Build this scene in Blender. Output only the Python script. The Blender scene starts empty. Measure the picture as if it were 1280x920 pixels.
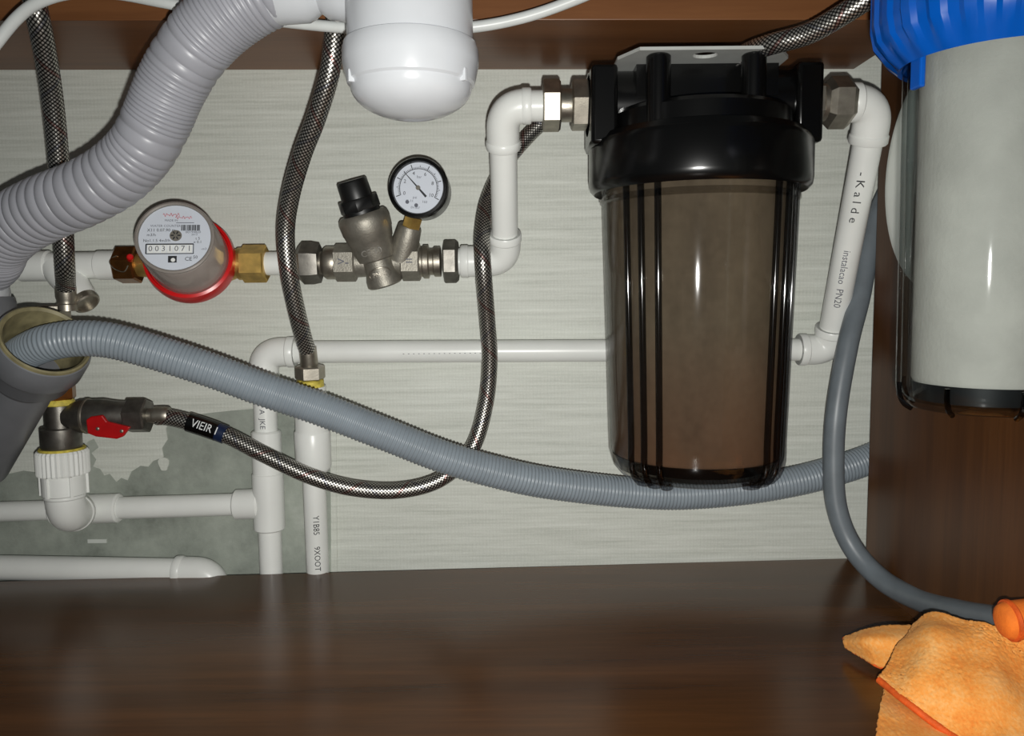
import bpy, bmesh, math, random
from mathutils import Vector, Matrix, noise

V = Vector
R = math.radians
scene = bpy.context.scene
col = scene.collection
rnd = random.Random(7)

# ------------------------------------------------------------------ camera
FPX = 1000.0                      # focal length in pixels of a 1280x920 frame
PITCH, ROLL = R(5.43), R(0.6)
CAM_DIST = 0.71                   # metres from the back wall
fwd = V((0, math.cos(PITCH), -math.sin(PITCH)))
rt0 = V((1, 0, 0)); up0 = V((0, math.sin(PITCH), math.cos(PITCH)))
rt = rt0 * math.cos(ROLL) - up0 * math.sin(ROLL)
up = up0 * math.cos(ROLL) + rt0 * math.sin(ROLL)


def ray(px, py):
    return fwd + rt * ((px - 640) / FPX) + up * ((460 - py) / FPX)


# camera height: the floor meets the back wall at the photograph's right rear corner
_d = ray(1085, 697)
CAM = V((0, -CAM_DIST, -_d.z * CAM_DIST / _d.y))


def P(px, py, t):
    """the point seen at (px, py) that lies t metres in front of the back wall"""
    d = ray(px, py)
    return CAM + d * ((-t - CAM.y) / d.y)


def Pz(px, py, z):
    d = ray(px, py)
    return CAM + d * ((z - CAM.z) / d.z)


def size(px, t):
    return px * (CAM_DIST - t) / FPX


cam_data = bpy.data.cameras.new('camera')
cam = bpy.data.objects.new('camera', cam_data)
col.objects.link(cam)
m = Matrix((rt, up, -fwd)).transposed().to_4x4()
m.translation = CAM
cam.matrix_world = m
cam_data.sensor_fit = 'HORIZONTAL'
cam_data.sensor_width = 36.0
cam_data.lens = FPX / 1280 * 36.0
cam_data.clip_start = 0.01
scene.camera = cam

# ------------------------------------------------------------------ world, flash, exposure
world = bpy.data.worlds.new('world'); scene.world = world
world.use_nodes = True
bg = world.node_tree.nodes['Background']
bg.inputs[0].default_value = (0.85, 0.95, 1.0, 1)
bg.inputs[1].default_value = 0.04

fl = bpy.data.lights.new('phone_flash', 'SPOT')       # the phone's own lamp beside its lens
fl.energy = 12.6
fl.color = (1.0, 0.99, 0.95)
fl.spot_size = R(132); fl.spot_blend = 1.0
fl.shadow_soft_size = 0.0035
flash = bpy.data.objects.new('phone_flash', fl)
col.objects.link(flash)
fm = m.copy(); fm.translation = CAM + rt * 0.006 - up * 0.019
flash.matrix_world = fm

vs = scene.view_settings
vs.view_transform = 'Standard'; vs.look = 'None'
vs.exposure = 0.0; vs.gamma = 1.0; vs.use_curve_mapping = False


# ------------------------------------------------------------------ materials
def lin(c):
    return tuple((x / 255 / 12.92) if x / 255 <= 0.04045 else ((x / 255 + 0.055) / 1.055) ** 2.4 for x in c) + (1.0,)


def new_mat(name):
    mt = bpy.data.materials.new(name); mt.use_nodes = True
    nt = mt.node_tree
    return mt, nt, nt.nodes['Principled BSDF']


def nd(nt, kind, **kw):
    n = nt.nodes.new(kind)
    for k, v in kw.items():
        if k.startswith('i_'):
            key = k[2:]
            n.inputs[int(key) if key.isdigit() else key.replace('_', ' ')].default_value = v
        else:
            setattr(n, k, v)
    return n


def math_n(nt, op, a, b=None):
    n = nt.nodes.new('ShaderNodeMath'); n.operation = op
    for i, x in enumerate((a, b)):
        if x is None: continue
        if isinstance(x, (int, float)): n.inputs[i].default_value = x
        else: nt.links.new(x, n.inputs[i])
    return n.outputs[0]


def ramp(nt, fac, stops):
    n = nt.nodes.new('ShaderNodeValToRGB')
    el = n.color_ramp.elements
    while len(el) < len(stops): el.new(0.5)
    for e, (p, c) in zip(el, stops):
        e.position = p; e.color = c
    nt.links.new(fac, n.inputs[0])
    return n.outputs[0]


def obj_coord(nt, scale=(1, 1, 1)):
    tc = nd(nt, 'ShaderNodeTexCoord')
    mp = nd(nt, 'ShaderNodeMapping'); mp.inputs['Scale'].default_value = scale
    nt.links.new(tc.outputs['Object'], mp.inputs[0])
    return mp.outputs[0]


def noise_n(nt, vec, scale, detail=3, rough=0.5):
    n = nd(nt, 'ShaderNodeTexNoise')
    n.inputs['Scale'].default_value = scale; n.inputs['Detail'].default_value = detail
    n.inputs['Roughness'].default_value = rough
    nt.links.new(vec, n.inputs['Vector'])
    return n.outputs['Fac']


def bump(nt, bsdf, h, strength, dist):
    b = nd(nt, 'ShaderNodeBump'); b.inputs['Strength'].default_value = strength
    b.inputs['Distance'].default_value = dist
    nt.links.new(h, b.inputs['Height']); nt.links.new(b.outputs[0], bsdf.inputs['Normal'])


def plain(name, c, rough=0.4, metal=0.0, var=0.06, nscale=60, bmp=0.0, spec=None, bscale=None):
    """a colour with slight uneven tone, optional fine relief"""
    mt, nt, b = new_mat(name)
    vec = obj_coord(nt)
    f = noise_n(nt, vec, nscale, 4)
    c0 = lin(c)
    lo = tuple(x * (1 - var * 2) for x in c0[:3]) + (1,)
    hi = tuple(min(1, x * (1 + var * 2)) for x in c0[:3]) + (1,)
    nt.links.new(ramp(nt, f, [(0.3, lo), (0.7, hi)]), b.inputs['Base Color'])
    b.inputs['Roughness'].default_value = rough; b.inputs['Metallic'].default_value = metal
    if spec is not None: b.inputs['Specular IOR Level'].default_value = spec
    if bmp: bump(nt, b, noise_n(nt, vec, bscale or nscale * 8, 3), bmp, 0.0006)
    return mt


M = {}
M['pipe'] = plain('white_polypropylene', (238, 240, 236), 0.32, var=0.02, nscale=25)
M['white'] = plain('white_plastic', (206, 209, 213), 0.22, var=0.01)
M['tube'] = plain('white_tubing', (222, 226, 224), 0.35, var=0.02)
M['ink'] = plain('black_ink', (38, 40, 44), 0.6)
M['ink_soft'] = plain('grey_ink', (96, 98, 108), 0.6)
M['ink_red'] = plain('red_ink', (205, 120, 130), 0.6)
M['white_ink'] = plain('white_ink', (236, 238, 238), 0.5)
M['nickel'] = plain('nickel_plate', (166, 160, 148), 0.42, 0.92, var=0.1, nscale=120, bmp=0.12)
M['cast'] = plain('matt_cast_nickel', (150, 146, 136), 0.5, 0.75, var=0.06, nscale=200, bmp=0.35, bscale=900)
M['dark_metal'] = plain('dark_chrome', (122, 119, 113), 0.42, 0.9, var=0.12, nscale=150, bmp=0.1)
M['brass'] = plain('brass', (206, 172, 98), 0.42, 0.8, var=0.12, nscale=120, bmp=0.12)
M['brown_brass'] = plain('tarnished_brass', (128, 84, 44), 0.3, 0.85, var=0.2, nscale=120, bmp=0.15)
M['black'] = plain('black_plastic', (9, 9, 9), 0.22, var=0.05)
M['black_matt'] = plain('black_matt_plastic', (17, 18, 18), 0.42, var=0.05)
M['red'] = plain('red_plastic', (206, 22, 24), 0.3, var=0.04)
M['red_lever'] = plain('red_lever_coat', (178, 10, 14), 0.4, var=0.08)
M['blue'] = plain('blue_plastic', (0, 76, 164), 0.26, var=0.03)
M['grey_hose'] = plain('blue_grey_vinyl', (140, 150, 158), 0.34, var=0.03)
M['dark_hose'] = plain('dark_blue_grey_vinyl', (112, 120, 126), 0.4, var=0.05)
M['waste'] = plain('grey_polypropylene', (164, 165, 172), 0.36, var=0.05, nscale=30)
M['sewer'] = plain('sewer_grey', (116, 118, 122), 0.4, var=0.03)
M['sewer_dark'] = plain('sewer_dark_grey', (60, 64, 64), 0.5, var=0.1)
M['seal'] = plain('olive_rubber_seal', (132, 124, 92), 0.55, var=0.2, nscale=80)
M['yellow'] = plain('yellow_thread_sealant', (214, 196, 84), 0.55, var=0.15, nscale=300, bmp=0.4)
M['zinc'] = plain('white_painted_steel', (188, 190, 186), 0.4, 0.1, var=0.03)
M['plate'] = plain('white_round_plate', (214, 218, 212), 0.4, var=0.02)
M['dial'] = plain('dial_paper', (214, 220, 230), 0.5, var=0.01)
M['drum'] = plain('counter_drum', (238, 240, 238), 0.5, var=0.03, nscale=300)
M['steel_wire'] = plain('steel_wire', (150, 145, 130), 0.35, 0.9)
M['filter_media'] = plain('white_filter_media', (188, 184, 176), 0.75, var=0.05, nscale=40, bmp=0.3, bscale=500)
M['hem'] = plain('orange_hem', (224, 92, 24), 0.7, var=0.1, nscale=200, bmp=0.5)
M['end_cap'] = plain('dark_end_cap', (24, 25, 26), 0.35)


def mat_wallpaper():
    mt, nt, b = new_mat('woven_wallpaper')
    v1 = obj_coord(nt, (9, 1, 260)); v2 = obj_coord(nt, (260, 1, 40)); v3 = obj_coord(nt)
    a = noise_n(nt, v1, 1.0, 4, 0.65); c = noise_n(nt, v2, 4.0, 2, 0.6); big = noise_n(nt, v3, 5, 3)
    wv = nd(nt, 'ShaderNodeTexWave', wave_type='BANDS', bands_direction='Z')
    wv.inputs['Scale'].default_value = 105; wv.inputs['Distortion'].default_value = 5.0; wv.inputs['Detail'].default_value = 2
    nt.links.new(v3, wv.inputs['Vector'])
    wx = nd(nt, 'ShaderNodeTexWave', wave_type='BANDS', bands_direction='X')
    wx.inputs['Scale'].default_value = 100; wx.inputs['Distortion'].default_value = 1.0
    nt.links.new(v3, wx.inputs['Vector'])
    h = math_n(nt, 'ADD', math_n(nt, 'MULTIPLY', a, 1.3), math_n(nt, 'MULTIPLY', c, 0.35))
    h = math_n(nt, 'ADD', h, math_n(nt, 'MULTIPLY', math_n(nt, 'MULTIPLY', wv.outputs['Fac'], wx.outputs['Fac']), 0.12))
    h2 = math_n(nt, 'ADD', h, math_n(nt, 'MULTIPLY', big, 0.2))
    h2 = math_n(nt, 'MULTIPLY', h2, 0.6)
    nt.links.new(ramp(nt, h2, [(0.30, lin((180, 184, 174))), (0.55, lin((207, 210, 201))), (0.8, lin((226, 229, 221)))]), b.inputs['Base Color'])
    b.inputs['Roughness'].default_value = 0.55
    bump(nt, b, h, 0.3, 0.0006)
    return mt


def mat_concrete():
    mt, nt, b = new_mat('bare_plaster_concrete')
    v = obj_coord(nt)
    a = noise_n(nt, v, 14, 6, 0.6); c = noise_n(nt, v, 90, 4, 0.7)
    f = math_n(nt, 'ADD', math_n(nt, 'MULTIPLY', a, 0.8), math_n(nt, 'MULTIPLY', c, 0.25))
    nt.links.new(ramp(nt, f, [(0.3, lin((104, 109, 101))), (0.46, lin((144, 150, 141))), (0.62, lin((166, 172, 162))), (0.8, lin((190, 194, 186)))]), b.inputs['Base Color'])
    b.inputs['Roughness'].default_value = 0.8
    bump(nt, b, c, 0.35, 0.0012)
    return mt


def mat_wood(name, axis, c_lo, c_mid, c_hi, rough):
    mt, nt, b = new_mat(name)
    sc = {'X': (1.6, 26, 26), 'Z': (30, 30, 1.6)}[axis]
    v = obj_coord(nt, sc); vf = obj_coord(nt, tuple(s * 6 for s in sc)); vb = obj_coord(nt, (2, 3, 2))
    a = noise_n(nt, v, 1.2, 5, 0.6); f = noise_n(nt, vf, 1.4, 3, 0.7); g = noise_n(nt, vb, 2.2, 2)
    mix = math_n(nt, 'ADD', math_n(nt, 'MULTIPLY', a, 0.6), math_n(nt, 'MULTIPLY', f, 0.22))
    mix = math_n(nt, 'ADD', mix, math_n(nt, 'MULTIPLY', g, 0.2))
    nt.links.new(ramp(nt, mix, [(0.3, lin(c_lo)), (0.5, lin(c_mid)), (0.72, lin(c_hi))]), b.inputs['Base Color'])
    b.inputs['Roughness'].default_value = rough
    b.inputs['Specular IOR Level'].default_value = 0.38
    bump(nt, b, f, 0.06, 0.0004)
    return mt


BRAID_N, BRAID_K = 7.0, 1.05


def mat_braid(name):
    mt, nt, b = new_mat(name)
    uv = nd(nt, 'ShaderNodeUVMap')
    sp = nd(nt, 'ShaderNodeSeparateXYZ'); nt.links.new(uv.outputs[0], sp.inputs[0])
    kv = math_n(nt, 'MULTIPLY', sp.outputs[1], BRAID_K)
    p = math_n(nt, 'MULTIPLY', math_n(nt, 'ADD', sp.outputs[0], kv), BRAID_N * 2 * math.pi)
    q = math_n(nt, 'MULTIPLY', math_n(nt, 'SUBTRACT', sp.outputs[0], kv), BRAID_N * 2 * math.pi)
    h = math_n(nt, 'ABSOLUTE', math_n(nt, 'MULTIPLY', math_n(nt, 'SINE', p), math_n(nt, 'SINE', q)))
    # two coloured tracer threads among the steel wires
    tr = math_n(nt, 'GREATER_THAN', math_n(nt, 'SINE', math_n(nt, 'DIVIDE', p, BRAID_N)), 0.985)
    tb = math_n(nt, 'GREATER_THAN', math_n(nt, 'SINE', math_n(nt, 'DIVIDE', q, BRAID_N)), 0.99)
    base = ramp(nt, h, [(0.0, lin((20, 20, 19))), (0.3, lin((92, 90, 86))), (0.8, lin((222, 219, 212)))])
    m1 = nd(nt, 'ShaderNodeMix', data_type='RGBA'); m1.inputs['B'].default_value = lin((120, 40, 34))
    nt.links.new(math_n(nt, 'MULTIPLY', tr, 0.5), m1.inputs['Factor']); nt.links.new(base, m1.inputs['A'])
    m2 = nd(nt, 'ShaderNodeMix', data_type='RGBA'); m2.inputs['B'].default_value = lin((40, 56, 96))
    nt.links.new(math_n(nt, 'MULTIPLY', tb, 0.4), m2.inputs['Factor']); nt.links.new(m1.outputs['Result'], m2.inputs['A'])
    nt.links.new(m2.outputs['Result'], b.inputs['Base Color'])
    b.inputs['Metallic'].default_value = 0.85; b.inputs['Roughness'].default_value = 0.33
    return mt


def mat_clear(name, tint, rough=0.04, f0=0.04):
    """thin clear plastic wall: tinted see-through with a Fresnel shine"""
    mt, nt, b = new_mat(name)
    nt.nodes.remove(b)
    out = nt.nodes['Material Output']
    t = nd(nt, 'ShaderNodeBsdfTransparent'); t.inputs[0].default_value = tint
    g = nd(nt, 'ShaderNodeBsdfGlossy'); g.inputs['Roughness'].default_value = rough
    lw = nd(nt, 'ShaderNodeLayerWeight'); lw.inputs[0].default_value = 0.5
    f = math_n(nt, 'ADD', math_n(nt, 'MULTIPLY', math_n(nt, 'POWER', lw.outputs['Facing'], 5.0), 0.6), f0)   # Schlick, same from both sides
    mx = nd(nt, 'ShaderNodeMixShader')
    nt.links.new(f, mx.inputs[0]); nt.links.new(t.outputs[0], mx.inputs[1]); nt.links.new(g.outputs[0], mx.inputs[2])
    nt.links.new(mx.outputs[0], out.inputs[0])
    return mt


def mat_cartridge():
    mt, nt, b = new_mat('rusty_brown_cartridge')
    v = obj_coord(nt); vz = obj_coord(nt, (14, 14, 5))
    a = noise_n(nt, vz, 1.4, 5, 0.6); c = noise_n(nt, v, 160, 3)
    sp = nd(nt, 'ShaderNodeSeparateXYZ'); nt.links.new(v, sp.inputs[0])
    low = math_n(nt, 'SUBTRACT', 0.10, math_n(nt, 'ABSOLUTE', math_n(nt, 'ADD', sp.outputs[2], 0.0)))
    rust = math_n(nt, 'MULTIPLY', math_n(nt, 'MULTIPLY', math_n(nt, 'MAXIMUM', low, 0.0), 9.0), a)
    base = ramp(nt, math_n(nt, 'ADD', math_n(nt, 'MULTIPLY', a, 0.8), math_n(nt, 'MULTIPLY', c, 0.2)),
                [(0.3, lin((112, 100, 84))), (0.7, lin((168, 154, 132)))])
    mx = nd(nt, 'ShaderNodeMix', data_type='RGBA'); mx.inputs['B'].default_value = lin((170, 108, 72))
    nt.links.new(rust, mx.inputs['Factor']); nt.links.new(base, mx.inputs['A'])
    nt.links.new(mx.outputs['Result'], b.inputs['Base Color'])
    b.inputs['Roughness'].default_value = 0.8
    bump(nt, b, c, 0.3, 0.001)
    return mt


def mat_cloth():
    mt, nt, b = new_mat('orange_microfibre')
    v = obj_coord(nt)
    a = noise_n(nt, v, 45, 4, 0.6); c = noise_n(nt, v, 700, 2); d = noise_n(nt, obj_coord(nt, (400, 150, 300)), 1.5, 3)
    f = math_n(nt, 'ADD', math_n(nt, 'MULTIPLY', a, 0.6), math_n(nt, 'MULTIPLY', math_n(nt, 'ADD', c, d), 0.22))
    nt.links.new(ramp(nt, f, [(0.34, lin((240, 134, 44))), (0.5, lin((250, 166, 76))), (0.68, lin((253, 196, 122)))]), b.inputs['Base Color'])
    b.inputs['Roughness'].default_value = 0.9
    b.inputs['Sheen Weight'].default_value = 0.35; b.inputs['Sheen Tint'].default_value = lin((255, 190, 120))
    bump(nt, b, math_n(nt, 'ADD', c, d), 0.5, 0.0004)
    return mt


M['wallpaper'] = mat_wallpaper(); M['concrete'] = mat_concrete()
M['wood_floor'] = mat_wood('dark_walnut_laminate', 'X', (58, 36, 18), (84, 53, 27), (110, 71, 37), 0.25)
M['wood_side'] = mat_wood('dark_walnut_laminate_upright', 'Z', (58, 34, 15), (82, 50, 24), (104, 66, 33), 0.38)
M['wood_rail'] = mat_wood('walnut_laminate_rail', 'X', (88, 54, 31), (116, 74, 43), (136, 90, 54), 0.38)
M['braid'] = mat_braid('braided_steel')
M['smoke'] = mat_clear('smoked_clear_plastic', (0.74, 0.73, 0.715, 1), 0.05, 0.035)
M['smoke_rib'] = mat_clear('smoked_rib_plastic', (0.55, 0.55, 0.56, 1), 0.08, 0.04)
M['clear'] = mat_clear('clear_plastic', (0.86, 0.88, 0.88, 1), 0.04, 0.035)
M['clear_rib'] = mat_clear('clear_rib_plastic', (0.35, 0.36, 0.38, 1), 0.06, 0.04)
M['meter_glass'] = mat_clear('meter_cover_plastic', (0.93, 0.92, 0.91, 1), 0.06, 0.03)
_nt = M['meter_glass'].node_tree                       # a little milky
_mx = [n for n in _nt.nodes if n.type == 'MIX_SHADER'][0]; _df = nd(_nt, 'ShaderNodeBsdfDiffuse'); _df.inputs[0].default_value = lin((206, 196, 190))
_m2 = nd(_nt, 'ShaderNodeMixShader'); _m2.inputs[0].default_value = 0.3
_nt.links.new(_mx.outputs[0], _m2.inputs[1]); _nt.links.new(_df.outputs[0], _m2.inputs[2]); _nt.links.new(_m2.outputs[0], _nt.nodes['Material Output'].inputs[0])
M['cartridge'] = mat_cartridge(); M['cloth'] = mat_cloth()
M['register'] = plain('meter_register_grey', (220, 212, 206), 0.45, var=0.06)
M['bezel'] = plain('meter_bezel_grey', (120, 116, 108), 0.35, var=0.06)


# ------------------------------------------------------------------ object helpers
def tag(o, label=None, cat=None, group=None, kind=None):
    if label: o['label'] = label
    if cat: o['category'] = cat
    if group: o['group'] = group
    if kind: o['kind'] = kind
    return o


def empty(name, loc, label, cat, group=None):
    o = bpy.data.objects.new(name, None); col.objects.link(o)
    o.location = loc; o.empty_display_size = 0.01
    return tag(o, label, cat, group)


def link_mesh(name, me, mat, parent=None, sharp=38, smooth=True):
    if mat: me.materials.append(mat)
    if smooth:
        for p in me.polygons: p.use_smooth = True
        me.set_sharp_from_angle(angle=R(sharp))
    o = bpy.data.objects.new(name, me); col.objects.link(o)
    if parent is not None:
        o.parent = parent
        off = V(parent.location)
        q = parent.parent
        while q is not None:
            off += V(q.location); q = q.parent
        if off.length > 0: me.transform(Matrix.Translation(-off))
    return o


class MB:
    """collects vertices and faces of ONE object"""
    def __init__(s): s.v = []; s.f = []; s.uv = {}

    def add(s, verts, faces):
        b = len(s.v); s.v += [V(x) for x in verts]
        s.f += [tuple(i + b for i in f) for f in faces]
        return b

    def lathe(s, prof, origin, axis, seg=32, phase=0.0, cap=True, closed=False):
        axis = V(axis).normalized()
        ref = V((0, 0, 1)) if abs(axis.z) < 0.9 else V((0, -1, 0))
        e1 = (ref - axis * ref.dot(axis)).normalized(); e2 = axis.cross(e1)
        vs_, fs = [], []
        for r, h in prof:
            for k in range(seg):
                a = phase + 2 * math.pi * k / seg
                vs_.append(V(origin) + axis * h + (e1 * math.cos(a) + e2 * math.sin(a)) * max(r, 1e-5))
        n = len(prof)
        rng = n if closed else n - 1
        for i in range(rng):
            j = (i + 1) % n
            for k in range(seg):
                k2 = (k + 1) % seg
                fs.append((i * seg + k, i * seg + k2, j * seg + k2, j * seg + k))
        if cap and not closed:
            fs.append(tuple(range(seg - 1, -1, -1)))
            fs.append(tuple((n - 1) * seg + k for k in range(seg)))
        s.add(vs_, fs); return s

    def cyl(s, a, b, r, seg=32, bevel=0.0, r2=None, phase=0.0):
        a, b = V(a), V(b); L = (b - a).length; r2 = r if r2 is None else r2
        if bevel: prof = [(r - bevel, 0), (r, bevel), (r2, L - bevel), (r2 - bevel, L)]
        else: prof = [(r, 0), (r2, L)]
        return s.lathe(prof, a, b - a, seg, phase)

    def hexnut(s, a, b, r, phase=0.0, ch=0.0012):
        a, b = V(a), V(b); L = (b - a).length
        return s.lathe([(r * 0.9, 0), (r, ch), (r, L - ch), (r * 0.9, L)], a, b - a, 6, phase)

    def sweep(s, path, rad, seg=20, cap=True, uv=False):
        n = len(path)
        T = [(path[min(i + 1, n - 1)] - path[max(i - 1, 0)]).normalized() for i in range(n)]
        ref = V((0, -1, 0)) if abs(T[0].y) < 0.85 else V((0, 0, 1))
        N = (ref - T[0] * ref.dot(T[0])).normalized()
        vs_, fs = [], []; L = 0; vv = []
        for i in range(n):
            N = (N - T[i] * N.dot(T[i])).normalized(); B = T[i].cross(N)
            r = rad[i] if isinstance(rad, (list, tuple)) else rad
            if i: L += (path[i] - path[i - 1]).length
            vv.append(L)
            for k in range(seg):
                a = 2 * math.pi * k / seg
                vs_.append(path[i] + (N * math.cos(a) + B * math.sin(a)) * r)
        b0 = len(s.f)
        r0 = rad[0] if isinstance(rad, (list, tuple)) else rad
        circ = 2 * math.pi * r0
        for i in range(n - 1):
            for k in range(seg):
                k2 = (k + 1) % seg
                if uv: s.uv[len(s.f) + len(fs)] = [(k / seg, vv[i] / circ), ((k + 1) / seg, vv[i] / circ), ((k + 1) / seg, vv[i + 1] / circ), (k / seg, vv[i + 1] / circ)]
                fs.append((i * seg + k, i * seg + k2, (i + 1) * seg + k2, (i + 1) * seg + k))
        if cap:
            fs.append(tuple(range(seg - 1, -1, -1))); fs.append(tuple((n - 1) * seg + k for k in range(seg)))
        s.add(vs_, fs); return s

    def box(s, c, sx, sy, sz, ex=V((1, 0, 0)), ey=V((0, 1, 0)), ez=V((0, 0, 1))):
        c = V(c)
        vs_ = [c + ex * (i * sx / 2) + ey * (j * sy / 2) + ez * (k * sz / 2) for i in (-1, 1) for j in (-1, 1) for k in (-1, 1)]
        s.add(vs_, [(0, 1, 3, 2), (4, 6, 7, 5), (0, 4, 5, 1), (2, 3, 7, 6), (0, 2, 6, 4), (1, 5, 7, 3)]); return s

    def prism(s, pts, ext):
        n = len(pts); ext = V(ext); pts = [V(p) for p in pts]
        s.add(pts + [p + ext for p in pts], [tuple(range(n - 1, -1, -1)), tuple(range(n, 2 * n))] +
              [(i, (i + 1) % n, n + (i + 1) % n, n + i) for i in range(n)]); return s

    def build(s, name, mat, parent=None, sharp=38, bevel=0.0, smooth=True, fix=True):
        me = bpy.data.meshes.new(name)
        me.from_pydata([tuple(x) for x in s.v], [], s.f)
        if s.uv:
            ul = me.uv_layers.new(name='UVMap')
            for pi, uvs in s.uv.items():
                for li, c in zip(me.polygons[pi].loop_indices, uvs): ul.data[li].uv = c
        if fix and not s.uv:
            bm = bmesh.new(); bm.from_mesh(me)
            bmesh.ops.recalc_face_normals(bm, faces=bm.faces)
            bm.to_mesh(me); bm.free()
        o = link_mesh(name, me, mat, parent, sharp, smooth)
        if bevel:
            md = o.modifiers.new('bevel', 'BEVEL'); md.width = bevel; md.segments = 2; md.limit_method = 'ANGLE'
        return o


def spline(pts, step=0.002):
    """Catmull-Rom through pts, resampled at even steps"""
    pts = [V(p) for p in pts]
    q = [pts[0] * 2 - pts[1]] + pts + [pts[-1] * 2 - pts[-2]]
    dense = []
    for i in range(1, len(q) - 2):
        p0, p1, p2, p3 = q[i - 1:i + 3]
        for k in range(40):
            t = k / 40
            dense.append(0.5 * ((2 * p1) + (p2 - p0) * t + (2 * p0 - 5 * p1 + 4 * p2 - p3) * t * t + (3 * p1 - p0 - 3 * p2 + p3) * t ** 3))
    dense.append(q[-2])
    out = [dense[0]]; acc = 0
    for a, b in zip(dense, dense[1:]):
        L = (b - a).length
        while L > 0 and acc + L >= step:
            a = a + (b - a) * ((step - acc) / L); out.append(a.copy()); L = (b - a).length; acc = 0
        acc += L
    if (out[-1] - dense[-1]).length > step * 0.3: out.append(dense[-1])
    return out


def fillet(a, c, b, r, n=10):
    """path a -> rounded corner c -> b"""
    a, c, b = V(a), V(c), V(b)
    u = (a - c).normalized(); w = (b - c).normalized()
    p, q = c + u * r, c + w * r
    out = [a]
    for k in range(n + 1):
        t = k / n
        out.append(p * (1 - t) ** 2 + c * 2 * t * (1 - t) + q * t * t)
    out.append(b)
    return out


def text_mesh(s, h, align='CENTER'):
    cu = bpy.data.curves.new('lettering', 'FONT'); cu.body = s; cu.size = h; cu.align_x = align; cu.align_y = 'CENTER'
    cu.resolution_u = 2
    o = bpy.data.objects.new('lettering', cu); col.objects.link(o)
    dg = bpy.context.evaluated_depsgraph_get()
    me = bpy.data.meshes.new_from_object(o.evaluated_get(dg))
    bpy.data.objects.remove(o); bpy.data.curves.remove(cu)
    return me


def lettering(s, h, A, D, N, mat, parent, r=None, name='lettering', stretch=1.0, align='CENTER', lift=0.0004):
    """print s at A, reading along D, facing N; wrapped on a cylinder of radius r whose axis runs along D"""
    D = V(D).normalized(); N = V(N); N = (N - D * N.dot(D)).normalized(); U = N.cross(D); A = V(A)
    me = text_mesh(s, h, align)
    for v in me.vertices:
        x, y = v.co.x * stretch, v.co.y
        if r: th = y / r; v.co = A + D * x + (N * math.cos(th) + U * math.sin(th)) * (r + lift) - N * r
        else: v.co = A + D * x + U * y + N * 0.0002
    return link_mesh(name, me, mat, parent, smooth=False)


# ------------------------------------------------------------------ the setting
PANEL_T = 0.053                                       # the side panel stops short of the wall
PANEL_X = P(1087, 560, PANEL_T).x
wall = MB().box(((-0.85 + 0.40) / 2, 0.02, 0.25), 1.25, 0.04, 0.74).build('wall_back', M['concrete'], None)
tag(wall, kind='structure')
T0 = 0.0
edge_px = [(414, 760), (414, 640), (413, 560), (414, 503), (383, 504), (350, 508), (314, 511), (290, 513), (262, 516), (235, 519), (212, 524), (208, 536), (210, 549),
           (203, 560), (205, 571), (192, 576), (186, 583), (176, 582), (165, 589), (160, 600), (152, 597), (146, 602), (138, 592), (131, 594),
           (126, 586), (117, 583), (121, 574), (115, 566), (124, 559), (118, 548), (110, 552), (104, 562), (96, 572), (84, 570), (70, 584), (52, 582), (46, 590), (30, 588), (12, 592), (-30, 590)]
pts = [P(x, y, T0) for x, y in edge_px]
outline = [V((-0.85, 0, pts[-1].z)), V((-0.85, 0, 0.62)), V((0.40, 0, 0.62)), V((0.40, 0, -0.12)), V((pts[0].x, 0, -0.12))] + pts
mb = MB()
mb.prism(outline, (0, -0.0009, 0))
tag(mb.build('wallpaper', M['wallpaper'], wall, smooth=False), 'pale green-grey woven wallpaper, torn off at lower left')
mb = MB()
c = P(205, 580, 0)
mb.prism([c + V((math.cos(a) * 0.0046 * (1 + 0.2 * math.sin(3 * a)), 0, math.sin(a) * 0.007 * (1 + 0.15 * math.cos(2 * a)))) for a in [2 * math.pi * k / 16 for k in range(16)]], (0, -0.0008, 0))
mb.build('wallpaper_scrap', M['wallpaper'], wall, smooth=False)
mb = MB(); c = P(122, 676, 0)
mb.box(c + V((0, -0.0006, 0)), 0.017, 0.0012, 0.0035).build('plaster_chip', M['plate'], wall)
mb = MB(); a, b = P(418, 505, 0), P(419, 726, 0)
mb.prism([a + V((-0.0022, 0, 0)), a + V((0.0022, 0, 0)), b + V((0.0022, 0, 0)), b + V((-0.0022, 0, 0))], (0, -0.0022, 0))
mb.build('wallpaper_strip', M['wallpaper'], wall, smooth=False)

# cabinet bottom: its rear edge stands off the wall at the left, where the pipes drop behind it
e0, e1, e2 = Pz(0, 727, 0), Pz(640, 709.5, 0), Pz(1085, 697, 0)
sl = (e0.y - e1.y) / (e0.x - e1.x)
e0l = V((-0.85, e0.y + sl * (-0.85 - e0.x), 0))
mb = MB()
mb.prism([e0l, e0, e1, V((e2.x, min(e2.y, -0.0008), 0)), V((0.39, min(e2.y, -0.0008), 0)), V((0.39, -0.57, 0)), V((-0.85, -0.57, 0))], (0, 0, -0.016))
tag(mb.build('floor', M['wood_floor'], None, smooth=False), kind='structure')
# right side panel
mb = MB().box((PANEL_X + 0.008, -(0.578 + PANEL_T) / 2, 0.29), 0.016, 0.578 - PANEL_T, 0.58)
tag(mb.build('wall_right', M['wood_side'], None, smooth=False), kind='structure')
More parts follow.
